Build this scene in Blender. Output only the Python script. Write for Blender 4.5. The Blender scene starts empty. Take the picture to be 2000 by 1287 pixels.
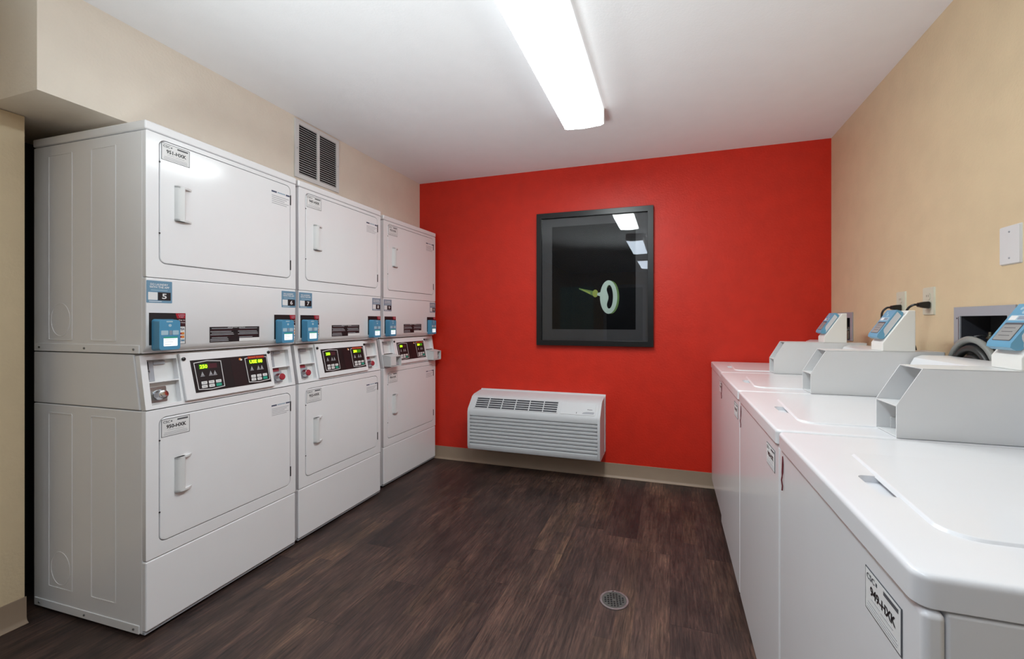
import bpy, bmesh, math, random
from mathutils import Vector, Matrix
from mathutils.geometry import tessellate_polygon

sc = bpy.context.scene
C = sc.collection

# ------------------------------------------------------------ camera, world, exposure
F_PX, YAW, CAM_H = 806.14, 0.2972, 1.2165
cam_d = bpy.data.cameras.new('camera')
cam_d.sensor_fit = 'HORIZONTAL'
cam_d.sensor_width = 36.0
cam_d.lens = F_PX / 2000 * 36.0
cam_d.shift_x = (1000 - 1061.6) / 2000
cam_d.shift_y = (626.2 - 643.5) / 2000
cam_d.clip_start = 0.01
cam = bpy.data.objects.new('camera', cam_d)
cam.location = (0, 0, CAM_H)
cam.rotation_euler = (math.pi / 2, 0, YAW)
C.objects.link(cam)
sc.camera = cam

sc.view_settings.view_transform = 'Standard'
sc.view_settings.look = 'None'
sc.view_settings.gamma = 1
sc.view_settings.use_curve_mapping = False
sc.view_settings.exposure = 1.54
sc.cycles.use_denoising = True
sc.cycles.max_bounces = 10
sc.cycles.diffuse_bounces = 6
sc.cycles.glossy_bounces = 5
sc.cycles.transparent_max_bounces = 8
sc.cycles.sample_clamp_indirect = 6

w = bpy.data.worlds.new('world')
w.use_nodes = True
w.node_tree.nodes['Background'].inputs[0].default_value = (0.9, 0.92, 1, 1)
w.node_tree.nodes['Background'].inputs[1].default_value = 0.02
sc.world = w

LENS_E = 10.4       # light given off by the wrap lens of the fixture over the aisle
LENS_E2 = 4.9       # the two fixtures nearer the entrance
Z_CEIL = 2.4466
# added fill spot low behind the camera, brightening the ceiling like a bounced flash
fl = bpy.data.lights.new('ceiling_fill_spot', 'SPOT')
fl.energy = 90; fl.spot_size = math.radians(100); fl.spot_blend = 1.0; fl.shadow_soft_size = 0.3
fl.color = (0.90, 0.985, 1.0)
flo = bpy.data.objects.new('ceiling_fill_spot', fl)
flo.location = (-0.85, -0.25, 0.72)
flo.rotation_euler = Vector((0.16, 0.72, 1.25)).to_track_quat('-Z', 'Y').to_euler()
C.objects.link(flo)

# ------------------------------------------------------------ materials
def srgb(c):
    if isinstance(c, str):
        c = [int(c[i:i + 2], 16) / 255 for i in (0, 2, 4)]
    return tuple((v / 12.92 if v <= 0.04045 else ((v + 0.055) / 1.055) ** 2.4) for v in c) + (1,)

class NT:
    def __init__(s, name):
        s.m = bpy.data.materials.new(name); s.m.use_nodes = True
        s.t = s.m.node_tree; s.t.nodes.clear()
        s.out = s.t.nodes.new('ShaderNodeOutputMaterial')
    def n(s, typ, **kw):
        nd = s.t.nodes.new('ShaderNode' + typ)
        for k, v in kw.items():
            if k in nd.inputs.keys() if isinstance(k, str) else False:
                nd.inputs[k].default_value = v
            else:
                setattr(nd, k, v)
        return nd
    def l(s, a, b): s.t.links.new(a, b)
    def val(s, nd, i, v):
        if hasattr(v, 'is_output') or isinstance(v, bpy.types.NodeSocket): s.l(v, nd.inputs[i])
        else: nd.inputs[i].default_value = v
    def math(s, op, a, b=0.0, c=None):
        nd = s.t.nodes.new('ShaderNodeMath'); nd.operation = op
        s.val(nd, 0, a); s.val(nd, 1, b)
        if c is not None: s.val(nd, 2, c)
        return nd.outputs[0]
    def ramp(s, fac, stops):
        nd = s.t.nodes.new('ShaderNodeValToRGB'); s.l(fac, nd.inputs[0])
        e = nd.color_ramp.elements
        while len(e) < len(stops): e.new(0.5)
        for k, (p, c) in enumerate(stops): e[k].position = p; e[k].color = c
        return nd.outputs[0]

def simple(name, col, rough=0.5, metal=0.0, spec=0.5, bump=None, emit=None, var=0.03, coat=0.0):
    """procedural: slight noise variation of the base colour, optional fine bump"""
    N = NT(name); b = N.t.nodes.new('ShaderNodeBsdfPrincipled')
    c = srgb(col)
    tc = N.t.nodes.new('ShaderNodeTexCoord')
    no = N.t.nodes.new('ShaderNodeTexNoise'); no.inputs['Scale'].default_value = 9; N.l(tc.outputs['Object'], no.inputs['Vector'])
    lo = tuple(v * (1 - var) for v in c[:3]) + (1,); hi = tuple(min(1, v * (1 + var)) for v in c[:3]) + (1,)
    N.l(N.ramp(no.outputs['Fac'], [(0.3, lo), (0.7, hi)]), b.inputs['Base Color'])
    b.inputs['Roughness'].default_value = rough; b.inputs['Metallic'].default_value = metal
    b.inputs['Specular IOR Level'].default_value = spec
    b.inputs['Coat Weight'].default_value = coat
    if bump:
        sc_, st_, ds = bump
        nb = N.t.nodes.new('ShaderNodeTexNoise'); nb.inputs['Scale'].default_value = sc_; nb.inputs['Detail'].default_value = 3
        N.l(tc.outputs['Object'], nb.inputs['Vector'])
        bp = N.t.nodes.new('ShaderNodeBump'); bp.inputs['Strength'].default_value = st_; bp.inputs['Distance'].default_value = ds
        N.l(nb.outputs['Fac'], bp.inputs['Height']); N.l(bp.outputs['Normal'], b.inputs['Normal'])
    if emit:
        b.inputs['Emission Color'].default_value = srgb(emit[0]); b.inputs['Emission Strength'].default_value = emit[1]
    N.l(b.outputs[0], N.out.inputs[0])
    return N.m

M = {}
M['tan'] = simple('tan_wall_paint', 'dcc7a4', 0.5, bump=(85, 0.35, 0.004), var=0.03)
M['tanp'] = simple('lightened_bulkhead_tan', 'eae0d2', 0.5, bump=(85, 0.35, 0.004), var=0.02)  # the wall tan, lightened over the whole bulkhead
M['recess'] = simple('shade_dark_recess_wall', '2b2622', 0.8)  # darkness of the deep recess put into the wall colour
M['red'] = simple('red_wall_paint', 'd0260e', 0.5, bump=(85, 0.35, 0.004), var=0.05)
M['ceil'] = simple('ceiling_paint', 'ececee', 0.8, bump=(120, 0.25, 0.002), var=0.01)
M['base'] = simple('vinyl_baseboard', '9c8773', 0.5, var=0.03)
M['enamel'] = simple('white_enamel', 'ededef', 0.15, var=0.005, bump=(14, 0.03, 0.002))
M['enamel_w'] = simple('white_washer_enamel', 'e6e6e9', 0.2, var=0.005, bump=(14, 0.02, 0.002))
M['gap'] = simple('dark_gap', '3c3c3e', 0.7)
M['plast'] = simple('white_plastic', 'dcdcdc', 0.4, var=0.01)
M['plast2'] = simple('warm_white_plastic', 'ecebe6', 0.4, var=0.01)
M['acw'] = simple('conditioner_plastic', 'cfd1d4', 0.45, var=0.01)
M['black'] = simple('black_plastic', '16171a', 0.35)
M['blackp'] = simple('black_print', '1b1a1d', 0.4)
M['maroon'] = simple('maroon_print', '3a141c', 0.4)
M['wine'] = simple('very_dark_wine_print', '241a1e', 0.4)
M['redp'] = simple('red_print', 'a8182a', 0.45)
M['bluep'] = simple('blue_sticker', '6c93ad', 0.45)
M['greyp'] = simple('grey_blue_sticker', '8d98a8', 0.45)
M['white'] = simple('white_print', 'e6e6e6', 0.5)
M['greyt'] = simple('grey_print', '55575c', 0.5)
M['lgreyt'] = simple('light_grey_print', 'a6a7ac', 0.5)
M['navy'] = simple('navy_print', '3c4660', 0.5)
M['teal'] = simple('teal_print', '2fa58c', 0.4)
M['orange'] = simple('orange_print', 'e08a3a', 0.5)
M['amber'] = simple('maroon_lens', '4d2a33', 0.3)
M['reader'] = simple('blue_reader_plastic', '4f93b8', 0.3, var=0.02)
M['readerw'] = simple('pale_blue_reader_plastic', '6aa5c4', 0.3)
M['readerd'] = simple('dark_blue_reader_plastic', '2f7194', 0.35)
M['pale'] = simple('pale_blue_label', 'a9c6d4', 0.4)
M['clearp'] = simple('milky_plastic', 'd8dade', 0.2)
M['screen'] = simple('lit_reader_screen', 'dfe8ee', 0.25, emit=('dfeef2', 0.25))
M['screeng'] = simple('grey_reader_screen', '9a9f9d', 0.2)
M['led'] = simple('green_digits', '9ce02a', 0.4, emit=('a6f01e', 1.0))
M['ledy'] = simple('yellow_digits', 'c6e02a', 0.4, emit=('c8f01e', 1.0))
M['ledbg'] = simple('green_display_window', '2c5a10', 0.3, emit=('3c8a10', 0.25))
M['chrome'] = simple('chrome', 'c9c9cc', 0.15, metal=1.0)
M['steel'] = simple('brushed_steel', '9a9c9e', 0.35, metal=1.0, bump=(60, 0.2, 0.001))
M['redmetal'] = simple('red_lock_cap', 'a33440', 0.3)
M['redtape'] = simple('red_tag_band', '9d3a48', 0.5)
M['darkred'] = simple('dark_red_cord', '6e1722', 0.6)
M['greym'] = simple('grey_painted_steel', 'a3a5ac', 0.45, var=0.02)
M['dgrey'] = simple('dark_box_lining', '3a3b42', 0.6)
M['drainm'] = simple('dull_drain_metal', '5e625f', 0.5, metal=0.6)
M['hosek'] = simple('black_rubber_hose', '2b2c2c', 0.4)
M['hoseg'] = simple('grey_braided_hose', '8c8e8b', 0.4, bump=(300, 0.5, 0.002), var=0.15)
M['hoset'] = simple('tan_hose', '8f7a58', 0.5)
M['brass'] = simple('brass', '8d8f80', 0.35, metal=1.0)
M['frame'] = simple('black_frame_lacquer', '131416', 0.35)
M['mat'] = simple('dark_grey_mat_board', '4c4c4f', 0.8, spec=0.1)
M['print'] = None
M['alm'] = simple('almond_plastic', 'd2d0bd', 0.35)
M['doorw'] = simple('painted_door', '4a4c50', 0.4)

def floor_mat():
    N = NT('dark_wood_vinyl_planks'); b = N.t.nodes.new('ShaderNodeBsdfPrincipled')
    tc = N.t.nodes.new('ShaderNodeTexCoord'); sp = N.t.nodes.new('ShaderNodeSeparateXYZ')
    N.l(tc.outputs['Object'], sp.inputs[0]); X, Y = sp.outputs[0], sp.outputs[1]
    W, L = 0.178, 1.22
    rx = N.math('DIVIDE', X, W); row = N.math('FLOOR', rx)
    wn0 = N.t.nodes.new('ShaderNodeTexWhiteNoise'); wn0.noise_dimensions = '1D'; N.l(row, wn0.inputs['W'])
    ry = N.math('ADD', N.math('DIVIDE', Y, L), wn0.outputs['Value']); col = N.math('FLOOR', ry)
    cb = N.t.nodes.new('ShaderNodeCombineXYZ'); N.l(row, cb.inputs[0]); N.l(col, cb.inputs[1])
    wn = N.t.nodes.new('ShaderNodeTexWhiteNoise'); wn.noise_dimensions = '3D'; N.l(cb.outputs[0], wn.inputs['Vector'])
    rnd = wn.outputs['Value']
    # grain coordinates, shifted per plank
    cg = N.t.nodes.new('ShaderNodeCombineXYZ')
    N.l(N.math('ADD', X, N.math('MULTIPLY', rnd, 37.0)), cg.inputs[0])
    N.l(N.math('MULTIPLY', Y, 0.085), cg.inputs[1]); N.l(N.math('MULTIPLY', rnd, 11.0), cg.inputs[2])
    g = N.t.nodes.new('ShaderNodeTexNoise'); g.inputs['Scale'].default_value = 105; g.inputs['Detail'].default_value = 6; g.inputs['Roughness'].default_value = 0.65
    g.inputs['Distortion'].default_value = 0.6
    N.l(cg.outputs[0], g.inputs['Vector'])
    cg2 = N.t.nodes.new('ShaderNodeCombineXYZ')
    N.l(N.math('ADD', X, N.math('MULTIPLY', rnd, 19.0)), cg2.inputs[0]); N.l(N.math('MULTIPLY', Y, 0.3), cg2.inputs[1])
    bl = N.t.nodes.new('ShaderNodeTexNoise'); bl.inputs['Scale'].default_value = 9; bl.inputs['Detail'].default_value = 4
    N.l(cg2.outputs[0], bl.inputs['Vector'])
    big = N.t.nodes.new('ShaderNodeTexNoise'); big.inputs['Scale'].default_value = 2.2; big.inputs['Detail'].default_value = 4
    N.l(tc.outputs['Object'], big.inputs['Vector'])
    base = N.ramp(bl.outputs['Fac'], [(0.25, srgb('352d2c')), (0.45, srgb('4b403c')), (0.62, srgb('5b4d48')), (0.85, srgb('6b6053'))])
    tint = N.ramp(rnd, [(0.0, srgb('9a8f90')), (0.35, srgb('c8b6b0')), (0.7, srgb('e6d2c4')), (1.0, srgb('ffeedd'))])
    mx = N.t.nodes.new('ShaderNodeMix'); mx.data_type = 'RGBA'; mx.blend_type = 'MULTIPLY'; mx.inputs[0].default_value = 0.8
    N.l(base, mx.inputs[6]); N.l(tint, mx.inputs[7])
    gr = N.ramp(g.outputs['Fac'], [(0.30, (0.2, 0.2, 0.2, 1)), (0.5, (0.9, 0.9, 0.9, 1)), (0.64, (1.6, 1.52, 1.4, 1)), (0.78, (2.9, 2.7, 2.4, 1))])
    mx2 = N.t.nodes.new('ShaderNodeMix'); mx2.data_type = 'RGBA'; mx2.blend_type = 'MULTIPLY'; mx2.inputs[0].default_value = 0.9
    N.l(mx.outputs[2], mx2.inputs[6]); N.l(gr, mx2.inputs[7])
    bg = N.ramp(big.outputs['Fac'], [(0.3, (0.72, 0.72, 0.74, 1)), (0.7, (1.15, 1.1, 1.08, 1))])
    mx3 = N.t.nodes.new('ShaderNodeMix'); mx3.data_type = 'RGBA'; mx3.blend_type = 'MULTIPLY'; mx3.inputs[0].default_value = 0.8
    N.l(mx2.outputs[2], mx3.inputs[6]); N.l(bg, mx3.inputs[7])
    # printed strips inside each plank: short staves in tan, plum and grey
    r2 = N.math('FLOOR', N.math('DIVIDE', X, W / 2.5)); wn2 = N.t.nodes.new('ShaderNodeTexWhiteNoise'); wn2.noise_dimensions = '1D'; N.l(r2, wn2.inputs['W'])
    c2 = N.math('FLOOR', N.math('ADD', N.math('DIVIDE', Y, 0.40), N.math('MULTIPLY', wn2.outputs['Value'], 7.0)))
    cb2 = N.t.nodes.new('ShaderNodeCombineXYZ'); N.l(r2, cb2.inputs[0]); N.l(c2, cb2.inputs[1])
    wn3 = N.t.nodes.new('ShaderNodeTexWhiteNoise'); wn3.noise_dimensions = '3D'; N.l(cb2.outputs[0], wn3.inputs['Vector'])
    stv = N.ramp(wn3.outputs['Value'], [(0.0, (0.74, 0.72, 0.74, 1)), (0.3, (0.95, 0.9, 0.92, 1)), (0.6, (1.08, 0.98, 0.98, 1)), (0.85, (1.12, 1.06, 0.98, 1)), (1.0, (1.42, 1.32, 1.12, 1))])
    mxs = N.t.nodes.new('ShaderNodeMix'); mxs.data_type = 'RGBA'; mxs.blend_type = 'MULTIPLY'; mxs.inputs[0].default_value = 0.8
    N.l(mx3.outputs[2], mxs.inputs[6]); N.l(stv, mxs.inputs[7]); mx3 = mxs
    # joints
    fx = N.math('FRACT', rx); fy = N.math('FRACT', ry)
    ex = N.math('MULTIPLY', N.math('MINIMUM', fx, N.math('SUBTRACT', 1.0, fx)), W)
    ey = N.math('MULTIPLY', N.math('MINIMUM', fy, N.math('SUBTRACT', 1.0, fy)), L)
    e = N.math('MINIMUM', ex, ey)
    jn = N.math('LESS_THAN', e, 0.0010)
    mx4 = N.t.nodes.new('ShaderNodeMix'); mx4.data_type = 'RGBA'; mx4.inputs[7].default_value = srgb('1d1717')
    N.l(N.math('MULTIPLY', jn, 0.7), mx4.inputs[0]); N.l(mx3.outputs[2], mx4.inputs[6])
    N.l(mx4.outputs[2], b.inputs['Base Color'])
    rr = N.t.nodes.new('ShaderNodeMapRange'); rr.inputs[3].default_value = 0.42; rr.inputs[4].default_value = 0.62
    N.l(g.outputs['Fac'], rr.inputs[0]); N.l(rr.outputs[0], b.inputs['Roughness'])
    bp = N.t.nodes.new('ShaderNodeBump'); bp.inputs['Strength'].default_value = 0.25; bp.inputs['Distance'].default_value = 0.002
    N.l(g.outputs['Fac'], bp.inputs['Height']); N.l(bp.outputs['Normal'], b.inputs['Normal'])
    N.l(b.outputs[0], N.out.inputs[0])
    return N.m
M['floor'] = floor_mat()

def print_mat():
    N = NT('dark_photo_print'); b = N.t.nodes.new('ShaderNodeBsdfPrincipled')
    tc = N.t.nodes.new('ShaderNodeTexCoord')
    no = N.t.nodes.new('ShaderNodeTexNoise'); no.inputs['Scale'].default_value = 4; no.inputs['Detail'].default_value = 3
    N.l(tc.outputs['Object'], no.inputs['Vector'])
    N.l(N.ramp(no.outputs['Fac'], [(0.35, srgb('050609')), (0.6, srgb('0b0d12')), (0.8, srgb('16202a'))]), b.inputs['Base Color'])
    b.inputs['Roughness'].default_value = 0.7; b.inputs['Specular IOR Level'].default_value = 0.1
    N.l(b.outputs[0], N.out.inputs[0]); return N.m
M['print'] = print_mat()
M['pblock'] = simple('teal_black_ink', '08191d', 0.7, spec=0.1)
M['pring'] = simple('pale_green_ink', 'b9cdc4', 0.7)
M['pringe'] = simple('green_ink', '5f7f45', 0.7)
M['pgold'] = simple('yellow_green_ink', '93a04a', 0.7)

def glass_mat():
    N = NT('picture_glass')
    fr = N.t.nodes.new('ShaderNodeFresnel'); fr.inputs[0].default_value = 1.5
    tr = N.t.nodes.new('ShaderNodeBsdfTransparent'); gl = N.t.nodes.new('ShaderNodeBsdfGlossy'); gl.inputs['Roughness'].default_value = 0.0
    mx = N.t.nodes.new('ShaderNodeMixShader')
    N.l(N.math('MULTIPLY', fr.outputs[0], 0.65), mx.inputs[0]); N.l(tr.outputs[0], mx.inputs[1]); N.l(gl.outputs[0], mx.inputs[2])
    N.l(mx.outputs[0], N.out.inputs[0]); return N.m
M['glass'] = glass_mat()

def lens_mat(name, e, col=(0.91, 0.995, 1.0, 1)):
    """ribbed acrylic wrap lens lit from inside"""
    N = NT(name); b = N.t.nodes.new('ShaderNodeBsdfPrincipled')
    b.inputs['Base Color'].default_value = srgb('f2f2f4'); b.inputs['Roughness'].default_value = 0.4
    b.inputs['Emission Color'].default_value = col; b.inputs['Emission Strength'].default_value = e
    N.l(b.outputs[0], N.out.inputs[0]); return N.m
M['lens'] = lens_mat('lit_lens', LENS_E)
M['lens_side'] = lens_mat('dim_lens_side', 0.28)
M['lens2'] = lens_mat('lit_lens_entrance', LENS_E2, (0.84, 0.97, 1.12, 1))

# ------------------------------------------------------------ mesh building
_txt = {}
def text_geo(s, bold=0.0):
    k = (s, bold)
    if k not in _txt:
        cu = bpy.data.curves.new('t', 'FONT'); cu.body = s; cu.size = 1; cu.align_x = 'LEFT'; cu.offset = bold; cu.resolution_u = 2
        o = bpy.data.objects.new('t', cu)
        me = bpy.data.meshes.new_from_object(o)
        vs = [v.co.copy() for v in me.vertices]; fs = [tuple(p.vertices) for p in me.polygons]
        bpy.data.objects.remove(o); bpy.data.meshes.remove(me); bpy.data.curves.remove(cu)
        x0 = min(v.x for v in vs); x1 = max(v.x for v in vs); y0 = min(v.y for v in vs); y1 = max(v.y for v in vs)
        _txt[k] = (vs, fs, x0, x1, y0, y1)
    return _txt[k]

def rrect(a0, a1, b0, b1, r, n=6):
    r = min(r, (a1 - a0) / 2 - 1e-5, (b1 - b0) / 2 - 1e-5)
    pts = []
    for cx, cy, s in ((a1 - r, b1 - r, 0), (a0 + r, b1 - r, 90), (a0 + r, b0 + r, 180), (a1 - r, b0 + r, 270)):
        for i in range(n + 1):
            t = math.radians(s + 90 * i / n); pts.append((cx + r * math.cos(t), cy + r * math.sin(t)))
    return pts
def circ(cx, cy, r, n=24, ry=None):
    return [(cx + r * math.cos(2 * math.pi * i / n), cy + (ry or r) * math.sin(2 * math.pi * i / n)) for i in range(n)]

class MB:
    def __init__(s):
        s.v = []; s.f = []; s.m = []; s.mats = []; s.sm = []; s.T = Matrix.Identity(4)
    def mi(s, mat):
        if mat not in s.mats: s.mats.append(mat)
        return s.mats.index(mat)
    def add(s, vs, fs, mat, smooth=False):
        o = len(s.v); s.v += [s.T @ Vector(v) for v in vs]
        i = s.mi(mat)
        for f in fs: s.f.append([o + k for k in f]); s.m.append(i); s.sm.append(smooth)
    def box(s, x0, x1, y0, y1, z0, z1, mat):
        s.add([(x, y, z) for x in (x0, x1) for y in (y0, y1) for z in (z0, z1)],
              [(0, 1, 3, 2), (4, 6, 7, 5), (0, 4, 5, 1), (2, 3, 7, 6), (0, 2, 6, 4), (1, 5, 7, 3)], mat)
    def prism(s, pts, axis, a, b, mat, holes=()):
        def P(p, t):
            return {'x': (t, p[0], p[1]), 'y': (p[0], t, p[1]), 'z': (p[0], p[1], t)}[axis]
        loops = [list(pts)] + [list(h) for h in holes]
        allp = [p for l in loops for p in l]; n = len(allp)
        if holes:
            tri = tessellate_polygon([[Vector((p[0], p[1], 0)) for p in l] for l in loops])
            caps = [tuple(t) for t in tri]
        else: caps = [tuple(range(n))]
        vs = [P(p, a) for p in allp] + [P(p, b) for p in allp]
        fs = [c for c in caps] + [tuple(n + k for k in reversed(c)) for c in caps]
        o = 0
        for l in loops:
            k = len(l)
            for i in range(k): fs.append((o + i, o + (i + 1) % k, n + o + (i + 1) % k, n + o + i))
            o += k
        s.add(vs, fs, mat)
    def frustum(s, pts, pts2, axis, a, b, mat):
        def P(p, t):
            return {'x': (t, p[0], p[1]), 'y': (p[0], t, p[1]), 'z': (p[0], p[1], t)}[axis]
        n = len(pts)
        s.add([P(p, a) for p in pts] + [P(p, b) for p in pts2],
              [tuple(range(n)), tuple(range(2 * n - 1, n - 1, -1))] + [(i, (i + 1) % n, n + (i + 1) % n, n + i) for i in range(n)], mat)
    def slab(s, x0, x1, y0, y1, z0, z1, rc, rb, mat, hole=None, zh=None, n=6, m=5):
        """slab with rounded plan corners and a rolled top edge; optional pocket"""
        lv = [(z0, .0015), (z0 + .0015, 0.0), (z0 + .003, 0.0), (z1 - rb - .002, 0.0)] + [(z1 - rb + rb * math.sin(math.pi / 2 * k / m), rb * (1 - math.cos(math.pi / 2 * k / m))) for k in range(m + 1)]
        loops = [[(x, y, z) for x, y in rrect(x0 + i, x1 - i, y0 + i, y1 - i, max(rc - i, .0015), n)] for z, i in lv]
        N = len(loops[0]); vs = [v for L in loops for v in L]; fs = [tuple(range(N))]
        for k in range(len(loops) - 1):
            for i in range(N): fs.append((k * N + i, k * N + (i + 1) % N, (k + 1) * N + (i + 1) % N, (k + 1) * N + i))
        top = (len(loops) - 1) * N
        if hole:
            H = len(hole); o = len(vs); vs += [(x, y, z1) for x, y in hole] + [(x, y, zh) for x, y in hole]
            idx = list(range(top, top + N)) + list(range(o, o + H))
            for t in tessellate_polygon([[Vector((vs[i][0], vs[i][1], 0)) for i in idx[:N]], [Vector((p[0], p[1], 0)) for p in hole]]): fs.append(tuple(idx[j] for j in t))
            for i in range(H): fs.append((o + i, o + (i + 1) % H, o + H + (i + 1) % H, o + H + i))
            fs.append(tuple(range(o + H, o + 2 * H)))
        else: fs.append(tuple(range(top, top + N)))
        s.add(vs, fs, mat)
    def tube(s, pts, r, mat, n=10):
        pts = [Vector(p) for p in pts]; rings = []
        up = None
        for i, p in enumerate(pts):
            t = (pts[min(i + 1, len(pts) - 1)] - pts[max(i - 1, 0)]).normalized()
            if up is None: up = t.orthogonal().normalized()
            up = (up - t * up.dot(t)).normalized(); sd = t.cross(up)
            rr = r[i] if isinstance(r, (list, tuple)) else r
            rings.append([p + (up * math.cos(2 * math.pi * k / n) + sd * math.sin(2 * math.pi * k / n)) * rr for k in range(n)])
        vs = [v for R in rings for v in R]; fs = []
        for i in range(len(rings) - 1):
            for k in range(n): fs.append((i * n + k, i * n + (k + 1) % n, (i + 1) * n + (k + 1) % n, (i + 1) * n + k))
        s.add(vs, fs, mat, True)
        s.add(rings[0], [tuple(range(n))], mat); s.add(rings[-1], [tuple(reversed(range(n)))], mat)
    def lathe(s, prof, c, axis, mat, n=24):
        """prof: list of (radius, height) along axis from c"""
        A = {'x': (Vector((1, 0, 0)), Vector((0, 1, 0)), Vector((0, 0, 1))), 'y': (Vector((0, 1, 0)), Vector((0, 0, 1)), Vector((1, 0, 0))), 'z': (Vector((0, 0, 1)), Vector((1, 0, 0)), Vector((0, 1, 0)))}[axis]
        c = Vector(c); vs = []; fs = []
        for r, h in prof:
            for k in range(n):
                t = 2 * math.pi * k / n; vs.append(c + A[0] * h + (A[1] * math.cos(t) + A[2] * math.sin(t)) * r)
        for i in range(len(prof) - 1):
            for k in range(n): fs.append((i * n + k, i * n + (k + 1) % n, (i + 1) * n + (k + 1) % n, (i + 1) * n + k))
        fs.append(tuple(range(n))); fs.append(tuple(range((len(prof) - 1) * n + n - 1, (len(prof) - 1) * n - 1, -1)))
        s.add(vs, fs, mat)
    def text(s, body, a0, a1, b0, b1, t, plane, mat, bold=0.0, flip=False):
        """fit text into [a0,a1]x[b0,b1]. plane 'x+': seen from +x (a=y), 'x-': seen from -x (a runs towards -y), 'y-': seen from -y (a=x), 'uv': xy"""
        vs, fs, x0, x1, y0, y1 = text_geo(body, bold)
        o = []
        for v in vs:
            a = a0 + (v.x - x0) / (x1 - x0) * (a1 - a0); b = b0 + (v.y - y0) / (y1 - y0) * (b1 - b0)
            o.append({'x+': (t, a, b), 'x-': (t, a, b), 'y-': (a, t, b), 'uv': (a, b, t)}[plane])
        s.add(o, fs, mat)
    def build(s, name, parent=None, bevel=0.0, seg=2, fix=True, ang=35):
        me = bpy.data.meshes.new(name)
        me.from_pydata([tuple(v) for v in s.v], [], s.f)
        for k in s.mats: me.materials.append(M[k])
        me.polygons.foreach_set('material_index', s.m)
        bm = bmesh.new(); bm.from_mesh(me)
        if fix: bmesh.ops.recalc_face_normals(bm, faces=bm.faces)
        bm.to_mesh(me); bm.free()
        me.polygons.foreach_set('use_smooth', [True] * len(me.polygons))
        me.set_sharp_from_angle(angle=math.radians(ang))
        o = bpy.data.objects.new(name, me); C.objects.link(o)
        if parent: o.parent = parent
        if bevel:
            md = o.modifiers.new('bevel', 'BEVEL'); md.width = bevel; md.segments = seg; md.limit_method = 'ANGLE'
            md.angle_limit = math.radians(40); md.harden_normals = True
        return o

def thing(name, label, cat, loc=(0, 0, 0), rz=0, group=None):
    o = bpy.data.objects.new(name, None); o.location = loc; o.rotation_euler = (0, 0, rz); o.empty_display_size = 0.1
    C.objects.link(o); o['label'] = label; o['category'] = cat
    if group: o['group'] = group
    return o
def tag(o, label, cat, group=None):
    o['label'] = label; o['category'] = cat
    if group: o['group'] = group
    return o
def struct(name, b, bevel=0.0, label=None):
    o = b.build(name, bevel=bevel); o['kind'] = 'structure'
    if label: o['label'] = label
    return o

# ------------------------------------------------------------ room
XL, XS, XR, YB, YF = -2.155, -2.4859, 1.04, 3.2277, -4.2
b = MB(); b.box(-2.95, 1.24, YF - .1, YB + .1, -0.1, 0.0, 'floor'); struct('floor', b, label='dark wood-look vinyl plank floor')
b = MB(); b.box(-2.95, 1.24, YF - .1, YB + .1, Z_CEIL, Z_CEIL + .1, 'ceil'); struct('ceiling', b, label='white textured ceiling')
b = MB(); b.prism([(YF, 0), (0.9776, 0), (0.9776, 2.038), (0.877, 2.038), (0.877, Z_CEIL), (YF, Z_CEIL)], 'x', -2.85, XS, 'tan'); struct('wall_left', b, label='tan wall beside the dryer recess')
b = MB(); b.box(-2.95, -2.85, YF, YB, 0, Z_CEIL, 'recess'); struct('wall_recess', b, label='wall at the back of the dryer recess, its shade put into the colour')
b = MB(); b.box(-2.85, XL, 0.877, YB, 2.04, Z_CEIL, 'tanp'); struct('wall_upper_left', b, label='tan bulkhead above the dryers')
b = MB(); b.box(-2.95, XR + .2, YB, YB + .1, 0, Z_CEIL, 'red'); struct('wall_back', b, label='red accent wall')
BX = [(1.668, 1.962, 1.095, 1.267), (2.878, 3.172, 1.095, 1.267)]       # supply box outer rims
b = MB(); b.prism([(YF, 0), (YB, 0), (YB, Z_CEIL), (YF, Z_CEIL)], 'x', XR, XR + .2, 'tan',
                  holes=[[(y0 + .03, z0 + .002), (y1 - .03, z0 + .002), (y1 - .03, z1 - .03), (y0 + .03, z1 - .03)] for y0, y1, z0, z1 in BX])
struct('wall_right', b, label='tan wall behind the washers')
b = MB(); b.box(-2.95, XR + .2, YF - .1, YF, 0, Z_CEIL, 'tan'); struct('wall_front', b)
# door in the wall behind the camera (shows in the picture glass)
b = MB(); b.box(-1.55, -0.65, YF, YF + .045, 0.005, 2.05, 'doorw')
d = struct('door_1', b, 0.003, label='grey door at the entrance end')
b = MB(); b.prism([(-1.63, 0), (-1.55, 0), (-1.55, 2.05), (-.65, 2.05), (-.65, 0), (-.57, 0), (-.57, 2.13), (-1.63, 2.13)], 'y', YF, YF + .06, 'plast'); b.build('door_frame', d, 0.004)
b = MB(); b.lathe([(.02, 0), (.02, .01), (.011, .012), (.011, .05), (.026, .055), (.028, .07), (.02, .082)], (-.73, YF + .045, 1.0), 'y', 'chrome'); b.build('door_handle', d)
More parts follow.
